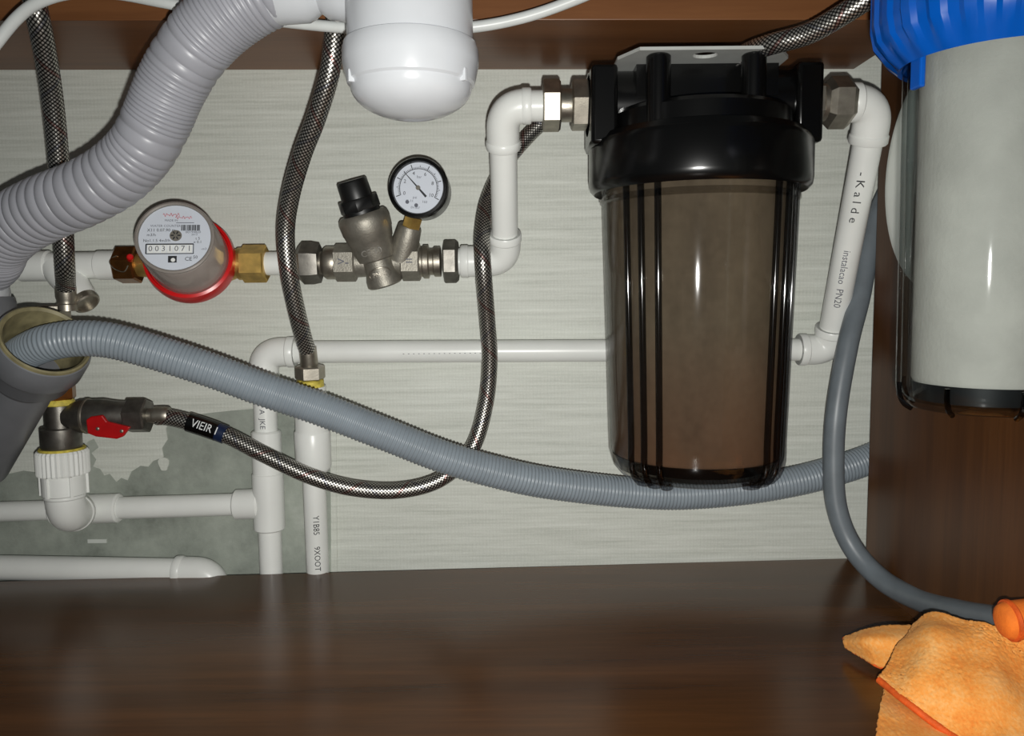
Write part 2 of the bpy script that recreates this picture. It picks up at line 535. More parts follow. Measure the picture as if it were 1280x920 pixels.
# top rail under the worktop
ra, rb = P(0, 88, 0), P(1061, 87, 0)
rb.x = PANEL_X - 0.0005
rs = (rb.z - ra.z) / (rb.x - ra.x)
zl = ra.z + rs * (-0.85 - ra.x)
tf = -Pz(640, 25, ra.z + rs * (0 - ra.x)).y
mb = MB()
mb.prism([V((-0.85, -0.001, zl)), V((rb.x, -0.001, rb.z)), V((rb.x, -0.001, rb.z + 0.10)), V((-0.85, -0.001, zl + 0.10))], (0, -(tf - 0.001), 0))
tag(mb.build('trim_1', M['wood_rail'], None, smooth=False, bevel=0.0006), kind='structure')
RAIL_T = tf
print('rail front', tf, 'rail z', ra.z, rb.z, 'cam', CAM, 'panel', PANEL_X, 'edge', e0, e1, e2)


# ------------------------------------------------------------------ pipe-work helpers
def pipe(parent, a, b, r, name='pipe', mat='pipe', seg=28):
    return MB().cyl(a, b, r, seg, 0.0004).build(name, M[mat], parent)


def socket(parent, a, b, r, name='socket', mat='pipe'):
    return MB().cyl(a, b, r, 32, 0.0015).build(name, M[mat], parent)


def elbow(parent, a, c, b, r, fil, name='elbow'):
    """a welded elbow: rounded bend with two slightly thicker socket ends"""
    a, c, b = V(a), V(c), V(b)
    path = fillet(a, c, b, fil, 12)
    mb = MB().sweep(path, [r * 0.97] * len(path), 32)
    u = (c - a).normalized(); w = (b - c).normalized()
    k = 0.006
    mb.lathe([(r * 0.98, 0), (r * 1.03, 0.001), (r * 1.03, k), (r * 0.97, k + 0.001)], a, u, 32)
    mb.lathe([(r * 0.98, 0), (r * 1.03, 0.001), (r * 1.03, k), (r * 0.97, k + 0.001)], b, -w, 32)
    return mb.build(name, M['pipe'], parent)


def lerp(a, b, t): return V(a) * (1 - t) + V(b) * t


# ------------------------------------------------------------------ upper line: strainer, meter, regulator, riser
TL = 0.036                                           # the line's distance from the wall
X = V((1, 0, 0)); Z = V((0, 0, 1)); Yn = V((0, -1, 0))
zl_ = P(380, 329, TL).z                              # height of the line


def L(px, t=TL, dz=0.0):
    p = P(px, 329, t); return V((p.x, -t, zl_ + dz))


st = empty('y_strainer', L(90), 'white plastic slanted strainer fitting left of the red water meter', 'strainer')
pipe(st, L(-60), L(30), 0.0062, 'inlet_pipe')
socket(st, L(24), L(64), 0.0128, 'socket')
mb = MB().cyl(L(62), L(138), 0.0112, 32, 0.001)
mb.build('body', M['pipe'], st)
socket(st, L(122), L(150), 0.0122, 'socket')
bd = V((0.62, -0.28, -0.66)).normalized()
ba = L(72)
mb = MB().lathe([(0.0135, 0), (0.014, 0.012), (0.0115, 0.036), (0.0108, 0.040)], ba, bd, 32)
mb.build('branch', M['pipe'], st)
mb = MB().lathe([(0.0098, 0.038), (0.0106, 0.0385), (0.0106, 0.0455), (0.0094, 0.0465), (0.0085, 0.0465), (0.0082, 0.043), (0.001, 0.043)], ba, bd, 32)
mb.build('screw_cap', M['nickel'], st)

# water meter
mt_ = empty('water_meter', L(232), 'round water meter with white dial, clear cover and red base ring', 'water meter')
MB().hexnut(L(147), L(174), 0.0158, 0.3).build('union_nut', M['brown_brass'], mt_, sharp=20)
mb = MB()
mb.lathe([(0.0095, 0), (0.0105, 0.01), (0.0125, 0.02), (0.0155, 0.028), (0.0155, 0.075), (0.0125, 0.083), (0.0098, 0.092), (0.0098, 0.106)], L(170), X, 32)
mb.build('body', M['brass'], mt_)
MB().lathe([(0.0135, 0), (0.0135, 0.004), (0.0098, 0.006)], L(299), X, 32).build('collar', M['brass'], mt_)
MB().hexnut(L(303), L(334), 0.0158, 0.0).build('union_nut', M['brass'], mt_, sharp=20)
mb = MB()                                            # security wire through the nut
w = spline([L(150, TL + 0.010, 0.005), L(146, TL + 0.013, 0.007), L(137, TL + 0.013, 0.003), L(142, TL + 0.015, -0.003), L(154, TL + 0.016, -0.006), L(160, TL + 0.016, -0.001)], 0.001)
mb.sweep(w, 0.0005, 8).build('seal_wire', M['steel_wire'], mt_)
MB().cyl(L(163, TL + 0.0125, 0.004), L(163, TL + 0.020, 0.006), 0.0026, 20, 0.0008).build('seal', M['red'], mt_)  # tiny red stud, a small red highlight on the nut put into colour and shape
B0 = P(239, 326, 0.050); F0 = P(218.5, 297, 0.098)
ax = (F0 - B0).normalized(); HL = (F0 - B0).length
mb = MB().lathe([(0.020, -0.014), (0.030, -0.009), (0.0352, -0.004), (0.0358, 0.004), (0.0348, 0.010), (0.0325, 0.011), (0.0318, 0.008)], B0, ax, 56)
mb.build('base_ring', M['red'], mt_)
MB().lathe([(0.0312, 0.002), (0.0296, 0.006), (0.0288, HL * 0.5), (0.0280, HL - 0.004), (0.0262, HL - 0.003)], B0, ax, 56).build('register', M['register'], mt_)
MB().lathe([(0.0312, 0.008), (0.0308, HL * 0.55), (0.0296, HL - 0.003), (0.0288, HL + 0.001), (0.0272, HL + 0.0018), (0.0264, HL + 0.001),
            (0.0264, HL - 0.001), (0.0284, HL - 0.004), (0.0294, HL * 0.55), (0.0303, 0.008)], B0, ax, 56, closed=True).build('cover', M['meter_glass'], mt_)
MB().lathe([(0.0262, 0.0), (0.0288, 0.0), (0.0288, 0.0016), (0.0276, 0.0022), (0.0262, 0.0016)], F0 - ax * 0.0008, ax, 56, closed=True).build('bezel', M['bezel'], mt_)
dial = MB().lathe([(0.0264, -0.002), (0.0264, -0.0008)], F0, ax, 56).build('dial', M['dial'], mt_)
dx = (X - ax * X.dot(ax)).normalized()
dx = (Matrix.Rotation(R(3.0), 3, ax) @ dx)            # the dial sits turned a little
dy = ax.cross(dx)
DN = F0 - ax * 0.0007


def D(u, v_): return DN + dx * (u / 1000) + dy * (v_ / 1000)


for u0, v0, n_, a_ in ((-4, 18.6, 30, 1.5), (5, 16.4, 26, 1.2)):       # a faint red flourish, illegible in the photograph
    MB().sweep([D(u0 - 5 + 12 * k / 40, v0 + a_ * math.sin(k * 0.9) * math.sin(k * 0.21 + 0.5)) + ax * 0.0002 for k in range(41)], 0.00022, 6).build('dial_print', M['ink_red'], dial)
for s, u, v_, h in (('MADE IN', -3, 14.0, 0.0024), ('WATER COUNTER', -7, 9.6, 0.0026), ('X11 0.07.90 m', -10, 6.2, 0.0034), ('m3/h', -17, 2.4, 0.0032), ('No1.1.5 4m3/h', -13, -2.2, 0.0032),
                    ('00194820', 13, 4.6, 0.0028), ('2013', 14, 2.6, 0.0022), ('t 5', 16.5, -0.6, 0.003), ('x 0.1', 16.5, -3.4, 0.003), ('-m3', 21, -9.0, 0.0026), ('CE', 10, -17, 0.0044), ('50', 15, -15.6, 0.0034)):
    lettering(s, h, D(u, v_), dx, ax, M['ink_soft'] if h < 0.003 else M['ink'], dial, name='dial_print')
mb = MB()
u = 4.5
for k in range(20):                                   # bar code
    wd = rnd.choice((0.25, 0.4, 0.6))
    mb.box(D(u, 8.2), wd / 1000, 0.0046, 0.0002, dx, dy, ax); u += wd + rnd.choice((0.2, 0.3, 0.45))
mb.build('bar_code', M['ink'], dial, smooth=False)
mb = MB(); mb.box(D(7, 12.2), 0.013, 0.0004, 0.0002, dx, dy, ax).build('dial_print', M['ink_soft'], dial, smooth=False)
MB().lathe([(0.0044, 0), (0.0044, 0.0004), (0.0012, 0.0006)], D(0.5, 1.8), ax, 24).build('flow_star', M['bezel'], dial)
mb = MB()
for k in range(6):
    a = R(60 * k); mb.box(D(0.5 + 2.4 * math.cos(a), 1.8 + 2.4 * math.sin(a)) + ax * 0.0007, 0.0022, 0.0009, 0.0003, dx * math.cos(a) + dy * math.sin(a), dy * math.cos(a) - dx * math.sin(a), ax)
mb.build('star_point', M['ink'], dial, smooth=False)
mb = MB()
x0, x1, y0, y1 = -20.5, 13.5, -12.6, -5.0
mb.box(D((x0 + x1) / 2, y1), (x1 - x0) / 1000, 0.0008, 0.0008, dx, dy, ax); mb.box(D(x0, (y0 + y1) / 2), 0.0008, (y1 - y0) / 1000, 0.0008, dx, dy, ax)
mb.box(D((x0 + x1) / 2, y0), (x1 - x0) / 1000, 0.0005, 0.0008, dx, dy, ax); mb.box(D(x1, (y0 + y1) / 2), 0.0005, (y1 - y0) / 1000, 0.0008, dx, dy, ax)
mb.build('counter_frame', M['ink'], dial, smooth=False)
for k, ch in enumerate('0031071'):
    u = -17.3 + k * 4.65
    MB().box(D(u, -8.8), 0.0042, 0.0064, 0.0006, dx, dy, ax).build('counter_wheel', M['drum'], dial, smooth=False)
    lettering(ch, 0.0062, D(u, -8.8) + ax * 0.0003, dx, ax, M['ink_soft'], dial, name='counter_digit')
MB().box(D(-1.5, -17.0), 0.0062, 0.0052, 0.0003, dx, dy, ax).build('dial_emblem', M['ink'], dial, smooth=False)
MB().lathe([(0.0016, 0), (0.0016, 0.0002)], D(-1.0, -17.6), ax, 14).build('dial_emblem', M['drum'], dial)

# pipe stub between the meter and the regulator
stub = empty('pipe_stub', L(352), 'short white pipe stub between brass meter nut and pressure regulator', 'pipe')
pipe(stub, L(330), L(380), 0.0098)

# pressure regulator
rg = empty('pressure_regulator', L(478), 'nickel pressure regulator with black knob leaning left on the line', 'regulator')
MB().lathe([(0.0135, 0), (0.0178, 0.004), (0.0178, 0.012), (0.0165, 0.0185)], L(373), X, 6, 0.1).build('union_nut', M['dark_metal'], rg, sharp=20)
MB().lathe([(0.0095, 0), (0.0095, 0.006), (0.0125, 0.008), (0.0138, 0.010), (0.0138, 0.018), (0.0125, 0.020)], L(394), X, 32).build('tailpiece', M['nickel'], rg)
MB().hexnut(L(419), L(446), 0.0158, 0.0).build('hex_end', M['cast'], rg, sharp=20)
MB().lathe([(0.0125, 0), (0.0118, 0.012), (0.0118, 0.03), (0.0125, 0.044)], L(443), X, 32).build('body', M['cast'], rg)
MB().hexnut(L(502), L(526), 0.0158, 0.0).build('hex_end', M['cast'], rg, sharp=20)
MB().lathe([(0.0125, 0), (0.0125, 0.003), (0.0140, 0.004), (0.0140, 0.008), (0.0110, 0.009), (0.0110, 0.012), (0.0125, 0.013), (0.0125, 0.018)], L(524), X, 32).build('tailpiece', M['nickel'], rg)
MB().lathe([(0.0168, 0), (0.0178, 0.001), (0.0178, 0.010), (0.0155, 0.0125)], L(555), X, 6, 0.0).build('union_nut', M['dark_metal'], rg, sharp=20)
kb = P(482, 356, TL + 0.004); kt = P(439, 225, TL + 0.022)
kx = (kt - kb).normalized(); kk = (kt - kb).length / 0.096


def sc_(pr): return [(r_, h_ * kk) for r_, h_ in pr]


mb = MB().lathe(sc_([(0.001, -0.0005), (0.0135, 0.0), (0.0148, 0.0015), (0.0145, 0.006), (0.0128, 0.012), (0.0122, 0.022), (0.0122, 0.0265)]), kb, kx, 36)
mb.build('bottom_cup', M['cast'], rg)
mb = MB().lathe(sc_([(0.0122, 0.024), (0.0150, 0.0252), (0.0172, 0.034), (0.0178, 0.041), (0.0186, 0.042), (0.0200, 0.0495), (0.0206, 0.051), (0.0212, 0.060), (0.0203, 0.064), (0.0182, 0.0665)]), kb, kx, 40)
mb.build('spring_chamber', M['cast'], rg)
mb = MB().lathe(sc_([(0.0155, 0.064), (0.0152, 0.071), (0.0145, 0.080)]), kb, kx, 24); mb.lathe(sc_([(0.0145, 0.079), (0.0128, 0.0800), (0.0124, 0.094), (0.0112, 0.0958), (0.001, 0.096)]), kb, kx, 32)
mb.lathe(sc_([(0.0160, 0.069), (0.0165, 0.070), (0.0163, 0.079), (0.0155, 0.080)]), kb, kx, 8)
mb.build('knob', M['black_matt'], rg)
kn = (Yn - kx * Yn.dot(kx)).normalized(); kd = (kx.cross(kn)) * -1
if kd.x < 0: kd = -kd
lettering('CE 10', 0.007, kb + kx * 0.0335 * kk + kn * 0.0172, kd, kn, M['bezel'], rg, r=0.0172, name='cast_mark')
mb = MB()
ovc = kb + kx * 0.0125 * kk
for rr, nm in ((1.0, 0),):
    ring = []
    for k in range(28):
        a = 2 * math.pi * k / 28
        th = math.cos(a) * 0.0095 / 0.0128
        ring.append(ovc + kx * (math.sin(a) * 0.0052) + (kn * math.cos(th) + kd * math.sin(th)) * 0.0132)
    mb.sweep(ring + [ring[0], ring[1]], 0.0006, 6)
mb.build('cast_mark', M['nickel'], rg)
lettering('PN16', 0.005, ovc + kn * 0.0131, kd, kn, M['nickel'], rg, r=0.0131, name='cast_mark')
lettering('>-', 0.011, L(433) + Yn * 0.0139, X, Yn, M['ink_soft'], rg, name='arrow_mark')
lettering('=', 0.011, L(514) + Yn * 0.0139, X, Yn, M['ink_soft'], rg, name='arrow_mark')
ga = P(503, 318, TL + 0.004); gb = P(513, 282, TL + 0.012)
MB().lathe([(0.0118, -0.004), (0.0112, 0.01), (0.0098, 0.024), (0.0090, 0.0255)], ga, gb - ga, 32).build('gauge_boss', M['cast'], rg)

# pressure gauge
gc = P(523, 235, 0.074)                               # centre of its face
gg = empty('pressure_gauge', gc, 'small round pressure gauge with black rim and white dial above regulator', 'gauge')
gn = (CAM + V((0.0, 0, 0.30)) - gc); gn = V((-0.10, -1, 0.06)).normalized()
ga2 = P(513, 287, TL + 0.012)
MB().hexnut(ga2, lerp(ga2, gc - gn * 0.012, 0.42), 0.0078, 0.4, 0.0006).build('brass_stem', M['brass'], gg, sharp=20)
MB().lathe([(0.012, -0.026), (0.0215, -0.0255), (0.0222, -0.022), (0.0222, -0.004), (0.0236, -0.003), (0.0240, 0.001), (0.0228, 0.0032), (0.0205, 0.0035), (0.0198, 0.0015), (0.0198, -0.0005), (0.001, -0.0005)], gc, gn, 56).build('case', M['black'], gg)
gd = MB().lathe([(0.0199, -0.0004), (0.0199, 0.0001)], gc, gn, 48).build('dial', M['dial'], gg)
gx = (X - gn * X.dot(gn)).normalized(); gx = Matrix.Rotation(R(-6), 3, gn) @ gx; gy = gn.cross(gx)


def G(rad, deg, up_=0.0003):
    a = R(deg); return gc + gx * (rad * math.cos(a)) + gy * (rad * math.sin(a)) + gn * up_


mb = MB()
for k in range(0, 51):                                # scale: 0 at lower left, round to the lower right
    a = 205 - k * 230 / 50
    ln = 0.0040 if k % 10 == 0 else (0.0026 if k % 5 == 0 else 0.0015)
    w_ = 0.0006 if k % 10 == 0 else 0.0004
    e = gx * math.cos(R(a)) + gy * math.sin(R(a)); n2 = gn.cross(e)
    mb.box(G(0.0148 + ln / 2, a), ln, w_, 0.0002, e, n2, gn)
mb.build('scale_marks', M['ink'], gd, smooth=False)
arc = [G(0.0148, 205 - 230 * k / 60) for k in range(61)]
MB().sweep(arc, 0.00022, 6).build('scale_arc', M['ink'], gd)
for k, s in enumerate(('0', '2', '4', '6', '8', '10')):
    lettering(s, 0.0040, G(0.0118, 205 - k * 46), gx, gn, M['ink'], gd, name='dial_print')
for s, px_, py_, h in (('bar', 0.0, 0.0085, 0.003), ('psi', -0.002, -0.0075, 0.003), ('CL 2.5', -0.006, -0.0105, 0.0022), ('160', 0.006, -0.0105, 0.0028), ('EN 837', -0.001, -0.0155, 0.0024)):
    lettering(s, h, gc + gx * px_ + gy * py_ + gn * 0.0003, gx, gn, M['ink_soft'], gd, name='dial_print')
for px_, py_ in ((-0.0078, -0.0115), (-0.0005, -0.0135)):
    MB().lathe([(0.0015, 0), (0.0015, 0.0002)], gc + gx * px_ + gy * py_ + gn * 0.0002, gn, 14).build('dial_emblem', M['ink_soft'], gd)
na = R(131 + 6); ne = gx * math.cos(na) + gy * math.sin(na); nn = gn.cross(ne); g1 = gc + gn * 0.0010
mb = MB().prism([g1 + nn * 0.0006, g1 + ne * 0.0168 + nn * 0.00018, g1 + ne * 0.0168 - nn * 0.00018, g1 - nn * 0.0006, g1 - ne * 0.0095 - nn * 0.0009, g1 - ne * 0.0095 + nn * 0.0009], gn * 0.0005)
mb.build('needle', M['ink'], gg, smooth=False)
MB().cyl(gc + gn * 0.0005, gc + gn * 0.0022, 0.0018, 20, 0.0004).build('needle_hub', M['bezel'], gg)

# riser from the regulator up to the filter's left port
TF = 0.106                                            # the filter axis' distance from the wall
zp = P(700, 132, TF).z                                # port height


def Q(px, t=TF):
    p = P(px, 132, t); return V((p.x, -t, zp))


rs_ = empty('riser_pipe', P(628, 240, 0.07), 'white riser pipe with two elbows from regulator to black filter', 'pipe')
xr = P(629, 240, 0.07).x
c0 = V((xr + 0.001, -TL, zl_)); c1 = V((xr + 0.0005, -TF, zp))
pipe(rs_, L(566), L(606), 0.0112, 'pipe')
vd = (c1 - c0).normalized()
elbow(rs_, L(576), c0, c0 + vd * 0.026, 0.0132, 0.016)
pipe(rs_, c0 + vd * 0.022, c1 - vd * 0.03, 0.0106)
elbow(rs_, c1 - vd * 0.033, c1, Q(664), 0.0128, 0.018)
pipe(rs_, Q(660), Q(682), 0.0112)
MB().lathe([(0.0160, 0), (0.0186, 0.001), (0.0186, 0.012), (0.0168, 0.0135)], Q(678), X, 6, 0.25).build('union_nut', M['nickel'], rs_, sharp=20)
MB().lathe([(0.0118, 0), (0.0118, 0.009), (0.0128, 0.011)], Q(700), X, 32).build('tailpiece', M['nickel'], rs_)
MB().hexnut(Q(714), Q(735), 0.0186, 0.45).build('hex_nipple', M['nickel'], rs_, sharp=20)

# ------------------------------------------------------------------ black filter housing
AX = P(871, 380, TF).x


def zf(py, dt=0.0): return P(874, py, TF + dt).z


zb = zf(613, 0.050)                                  # bowl bottom
zr0 = zf(214, 0.084)                                 # lower rim of the head
zt = zf(90, 0.0)                                     # top of the head
F = empty('water_filter', V((AX, -TF, zb)), 'large water filter with smoked bowl and black head on wall', 'water filter')
A0 = V((AX, -TF, 0))


def A(x, y, z): return V((AX + x, -TF - y, z))


rt_, rb_ = 0.0712, 0.0655                            # outer bowl radius at the top and near the bottom
zl0 = zb
bowl_out = [(0.001, zb + 0.002), (0.030, zb + 0.001), (0.050, zb + 0.0005), (0.0575, zb + 0.003), (0.0625, zb + 0.009), (0.0650, zb + 0.018), (rb_, zb + 0.03), (rt_, zr0 + 0.004)]
bowl_in = [(rt_ - 0.0016, zr0 + 0.004), (rb_ - 0.0016, zb + 0.03), (0.0632, zb + 0.019), (0.057, zb + 0.006), (0.048, zb + 0.004), (0.001, zb + 0.0045)]
MB().lathe(bowl_out + bowl_in, A0, Z, 72, cap=False).build('bowl', M['smoke'], F)
MB().lathe([(rt_ - 0.001, zr0 - 0.012), (rt_ + 0.0015, zr0 - 0.0105), (rt_ + 0.0015, zr0 - 0.008), (rt_ - 0.001, zr0 - 0.007)], A0, Z, 72, cap=False).build('bowl_rim', M['smoke'], F)
for g in (45, 135, 225, 315):                        # ribs of the bowl, three in each quarter
    for da in (-10.5, 0, 10.5):
        a = R(-90 + g + da)
        e = V((math.cos(a), math.sin(a), 0))
        path = []
        for r_, z_ in [(0.047, zb - 0.0003), (0.0575, zb + 0.0015), (0.0635, zb + 0.008), (0.0662, zb + 0.018), (rb_ + 0.0008, zb + 0.032)] + [(rb_ + 0.0008 + (rt_ - rb_) * k / 6, zb + 0.032 + (zr0 - zb - 0.034) * k / 6) for k in range(1, 7)]:
            path.append(A0 + e * r_ + Z * z_)
        MB().sweep(spline(path, 0.006), 0.0024, 10).build('rib', M['smoke_rib'], F)
zc0 = zf(588, 0.064)
mbc = MB().lathe([(0.0615, 0), (0.0628, 0.002), (0.0680, zr0 - zc0)], V((0, 0, 0)), Z, 64)
ct = mbc.build('cartridge', M['cartridge'], None); ct.parent = F; ct.location = (0, 0, zc0 - zb)
MB().lathe([(0.044, zb + 0.006), (0.055, zb + 0.0085), (0.0605, zb + 0.016), (0.0632, zc0)], A0, Z, 64).build('end_cap', M['end_cap'], F)
# head: screw ring, shoulder, cap, cross-bar with the ports, bosses
zs = zf(158, 0.084); zk = zf(122, 0.066)
MB().lathe([(0.072, zr0 - 0.002), (0.077, zr0 - 0.004), (0.0800, zr0 - 0.001), (0.0808, zr0 + 0.004), (0.0808, zs), (0.079, zs + 0.004), (0.074, zs + 0.006)], A0, Z, 80).build('screw_ring', M['black'], F)
MB().lathe([(0.078, zs + 0.003), (0.074, zs + 0.009), (0.0665, zs + 0.010), (0.0660, zk), (0.063, zk + 0.003), (0.050, zk + 0.0045)], A0, Z, 72).build('cap', M['black'], F)
mb = MB()
mb.cyl(A(-0.082, 0, zp), A(0.082, 0, zp), 0.0235, 40, 0.001)
mb.box(A(0, -0.010, (zt + zp) / 2), 0.10, 0.07, zt - zp)
mb.build('cross_bar', M['black'], F)
for s_ in (-1, 1):
    mb = MB().box(A(s_ * 0.0725, 0.002, (zt + zs) / 2), 0.019, 0.050, zt - zs)
    mb.build('port_block', M['black'], F, bevel=0.003)
zpl = P(823, 69, TF + 0.046).z                        # underside of the bracket plate
for px_ in (823, 942):
    bx_ = P(px_, 110, TF + 0.046).x
    MB().cyl(V((bx_, -TF - 0.046, zs + 0.004)), V((bx_, -TF - 0.046, zpl)), 0.0083, 28, 0.001).build('boss', M['black'], F)
    MB().cyl(V((bx_, -TF + 0.046, zs + 0.004)), V((bx_, -TF + 0.046, zpl)), 0.0083, 28, 0.001).build('boss', M['black'], F)
tfp = -Pz(880, 62, zpl).y                             # front edge of the plate
mbk = bmesh.new()
xa, xb = P(800, 62, tfp).x, P(975, 62, tfp).x
xc, xd = xa - 0.012, xb + 0.013
hx = P(882, 73, TF + 0.046).x
hole = [(hx + 0.0085 * math.cos(2 * math.pi * k / 20), -TF - 0.0445 + 0.0072 * math.sin(2 * math.pi * k / 20)) for k in range(20)]
outer = [(xa, -tfp), (xb, -tfp), (xd, -tfp + 0.022), (xd, -0.034), (xc, -0.034), (xc, -tfp + 0.022)]
ve = [[mbk.verts.new((x, y, zpl)) for x, y in lp] for lp in (outer, hole)]
ed = []
for lp in ve:
    for i in range(len(lp)): ed.append(mbk.edges.new((lp[i], lp[(i + 1) % len(lp)])))
bmesh.ops.triangle_fill(mbk, use_beauty=True, use_dissolve=False, edges=ed, normal=(0, 0, 1))
ret = bmesh.ops.extrude_face_region(mbk, geom=mbk.faces[:])
for v in [g for g in ret['geom'] if isinstance(g, bmesh.types.BMVert)]: v.co.z += 0.0022
bmesh.ops.recalc_face_normals(mbk, faces=mbk.faces)
xm = P(850, 100, 0.04).x
mp = bpy.data.meshes.new('bracket'); mbk.to_mesh(mp); mbk.free()
br = link_mesh('bracket', mp, M['zinc'], F, smooth=False); tag(br, 'white steel mounting plate with a hole')
MB().box(V((xm, -0.035, (zpl + ra.z) / 2 + 0.001)), 0.06, 0.0022, ra.z - zpl - 0.004).build('bracket_flange', M['zinc'], F, smooth=False)

# ------------------------------------------------------------------ return pipe on the right, along the wall and down
TW = 0.0165                                           # welded pipes close to the wall
rp = empty('return_pipe', P(1033, 437, TW), 'white pipe from filter outlet sloping back and running along wall', 'pipe')
xo = P(1094, 132, TF).x; xl = P(1034, 437, TW).x
c1r = V((xo, -TF, zp)); zh = P(700, 437, TW).z
c2r = V((xl + 0.001, -TW, P(1034, 437, TW).z))
MB().cyl(Q(1018), Q(1032), 0.0135, 28, 0.001).build('tailpiece', M['nickel'], rp)
MB().cyl(Q(1010), Q(1024), 0.0172, 6, 0.001).build('hex_nipple', M['nickel'], rp, sharp=20)
MB().lathe([(0.0150, 0), (0.0188, 0.004), (0.0188, 0.016), (0.0160, 0.0195)], Q(1030), X, 6, 0.15).build('union_nut', M['nickel'], rp, sharp=20)
dv = (c2r - c1r).normalized()
pipe(rp, Q(1055), Q(1078), 0.0122)
elbow(rp, Q(1062), c1r, c1r + dv * 0.030, 0.0138, 0.018)
pipe(rp, c1r + dv * 0.026, c2r - dv * 0.016, 0.0108)
zA = P(345, 440, TW).z
cA = V((P(329, 440, TW).x, -TW, zA))
hz = (cA - c2r).normalized()
elbow(rp, c2r - dv * 0.022, c2r, c2r + hz * 0.026, 0.0135, 0.014)
pipe(rp, c2r + hz * 0.02, cA - hz * 0.02, 0.0097)
bA = P(341, 760, TW + 0.001)
dvA = (bA - cA).normalized()
elbow(rp, cA - hz * 0.028, cA, cA + dvA * 0.026, 0.0132, 0.017)
LA = (bA - cA).length


def onA(py):
    z = P(334, py, TW).z; return cA + dvA * ((cA.z - z) / -dvA.z)


pipe(rp, cA + dvA * 0.022, bA, 0.0100)
socket(rp, onA(538), onA(592), 0.0128)
socket(rp, onA(590), onA(662), 0.0136, 'tee')
aw = (V((0, -1, 0)) - dv * V((0, -1, 0)).dot(dv)).normalized()
toc = (CAM - c1r); 
pm = lerp(c1r, c2r, 0.36); npm = (CAM - pm); npm = (npm - dv * npm.dot(dv)).normalized()
lettering('- K a l d e', 0.0085, pm + npm * 0.0108 + dv * -0.006, dv, npm, M['ink'], rp, r=0.0108, name='pipe_print', stretch=1.2)
pm = lerp(c1r, c2r, 0.66); npm = (CAM - pm); npm = (npm - dv * npm.dot(dv)).normalized()
lettering('instalacao  PN20', 0.0075, pm + npm * 0.0108, dv, npm, M['ink_soft'], rp, r=0.0108, name='pipe_print', stretch=1.0)
lettering('A  JKE', 0.0066, onA(522) + Yn * 0.01, dvA, V((-0.1, -1, 0)), M['ink_soft'], rp, r=0.01, name='pipe_print', stretch=1.0)
lettering('-  -  -  -  -  -  -  -  -  -  -  -  -  -  -  -  -  -', 0.005, P(560, 440, TW) + Yn * 0.0097, X, V((0, -1, -0.45)), M['ink_soft'], rp, r=0.0097, name='pipe_print')

# left branch off the tee, with a second tee and an elbow that carries the metal valve
lb = empty('branch_pipe', P(200, 632, TW), 'white branch pipe running left from tee to ribbed threaded elbow', 'pipe')
teeR = onA(629); tl = P(112, 636, TW); tl.y = -TW
hd = (tl - teeR).normalized()


def H(px):
    x = P(px, 632, TW).x; return teeR + hd * ((x - teeR.x) / hd.x)


socket(lb, H(294), H(326), 0.0132)
pipe(lb, H(298), H(140), 0.0098)
socket(lb, H(150), H(66), 0.0128, 'tee')
pipe(lb, H(70), H(-60), 0.0088)
tc = H(108)
TV = 0.058                                            # the valve column's distance from the wall
xv = P(80, 600, TV).x
ecol = V((xv, -TV, P(80, 645, TV).z))
tcc = V((xv, -TW, tc.z)); tcc = H(640 + (xv / (CAM_DIST - TW)) * FPX)
MB().cyl(tcc, lerp(tcc, ecol, 0.75), 0.0142, 32, 0.001).build('tee_branch', M['pipe'], lb)
eu = V((xv, -TV, P(80, 612, TV).z))
elbow(lb, lerp(tcc, ecol, 0.4), ecol, eu, 0.0155, 0.016)
zc_t = P(80, 562, TV).z; zc_m = P(80, 592, TV).z; zc_b = P(80, 618, TV).z
mb = MB().cyl(V((xv, -TV, zc_b)), V((xv, -TV, zc_m)), 0.0170, 32, 0.001)
mb.build('collar', M['pipe'], lb)
mb = MB(); seg = 64; prof = []
vsl = []
for z_, k in ((zc_m, 0.98), (zc_m + 0.001, 1.0), (zc_t - 0.002, 1.0), (zc_t, 0.94)):
    for i in range(seg):
        a = 2 * math.pi * i / seg; r_ = (0.0200 if i % 2 else 0.0190) * k
        vsl.append(V((xv + r_ * math.cos(a), -TV + r_ * math.sin(a), z_)))
fs = [(j * seg + i, j * seg + (i + 1) % seg, (j + 1) * seg + (i + 1) % seg, (j + 1) * seg + i) for j in range(3) for i in range(seg)]
fs += [tuple(range(seg - 1, -1, -1)), tuple(3 * seg + i for i in range(seg))]
mb.add(vsl, fs); mb.build('threaded_collar', M['pipe'], lb, sharp=15)
for k in range(6):
    a = R(60 * k + 15); e = V((math.cos(a), math.sin(a), 0))
    MB().box(V((xv, -TV, (zc_b + zc_m) / 2)) + e * 0.0172, 0.003, 0.0022, zc_m - zc_b - 0.001, e, Z.cross(e), Z).build('grip_rib', M['pipe'], lb, smooth=False)
MB().lathe([(0.0172, 0), (0.0178, 0.0008), (0.0172, 0.0018)], V((xv, -TV, zc_t)), Z, 32).build('seal_ring', M['yellow'], lb)

# metal shut-off valve with the red lever, standing on the elbow
sv = empty('shut_off_valve', V((xv, -TV, zc_t)), 'dark metal angle shut-off valve with red lever on ribbed elbow', 'valve')


def CZ(py): return V((xv, -TV, P(80, py, TV).z))


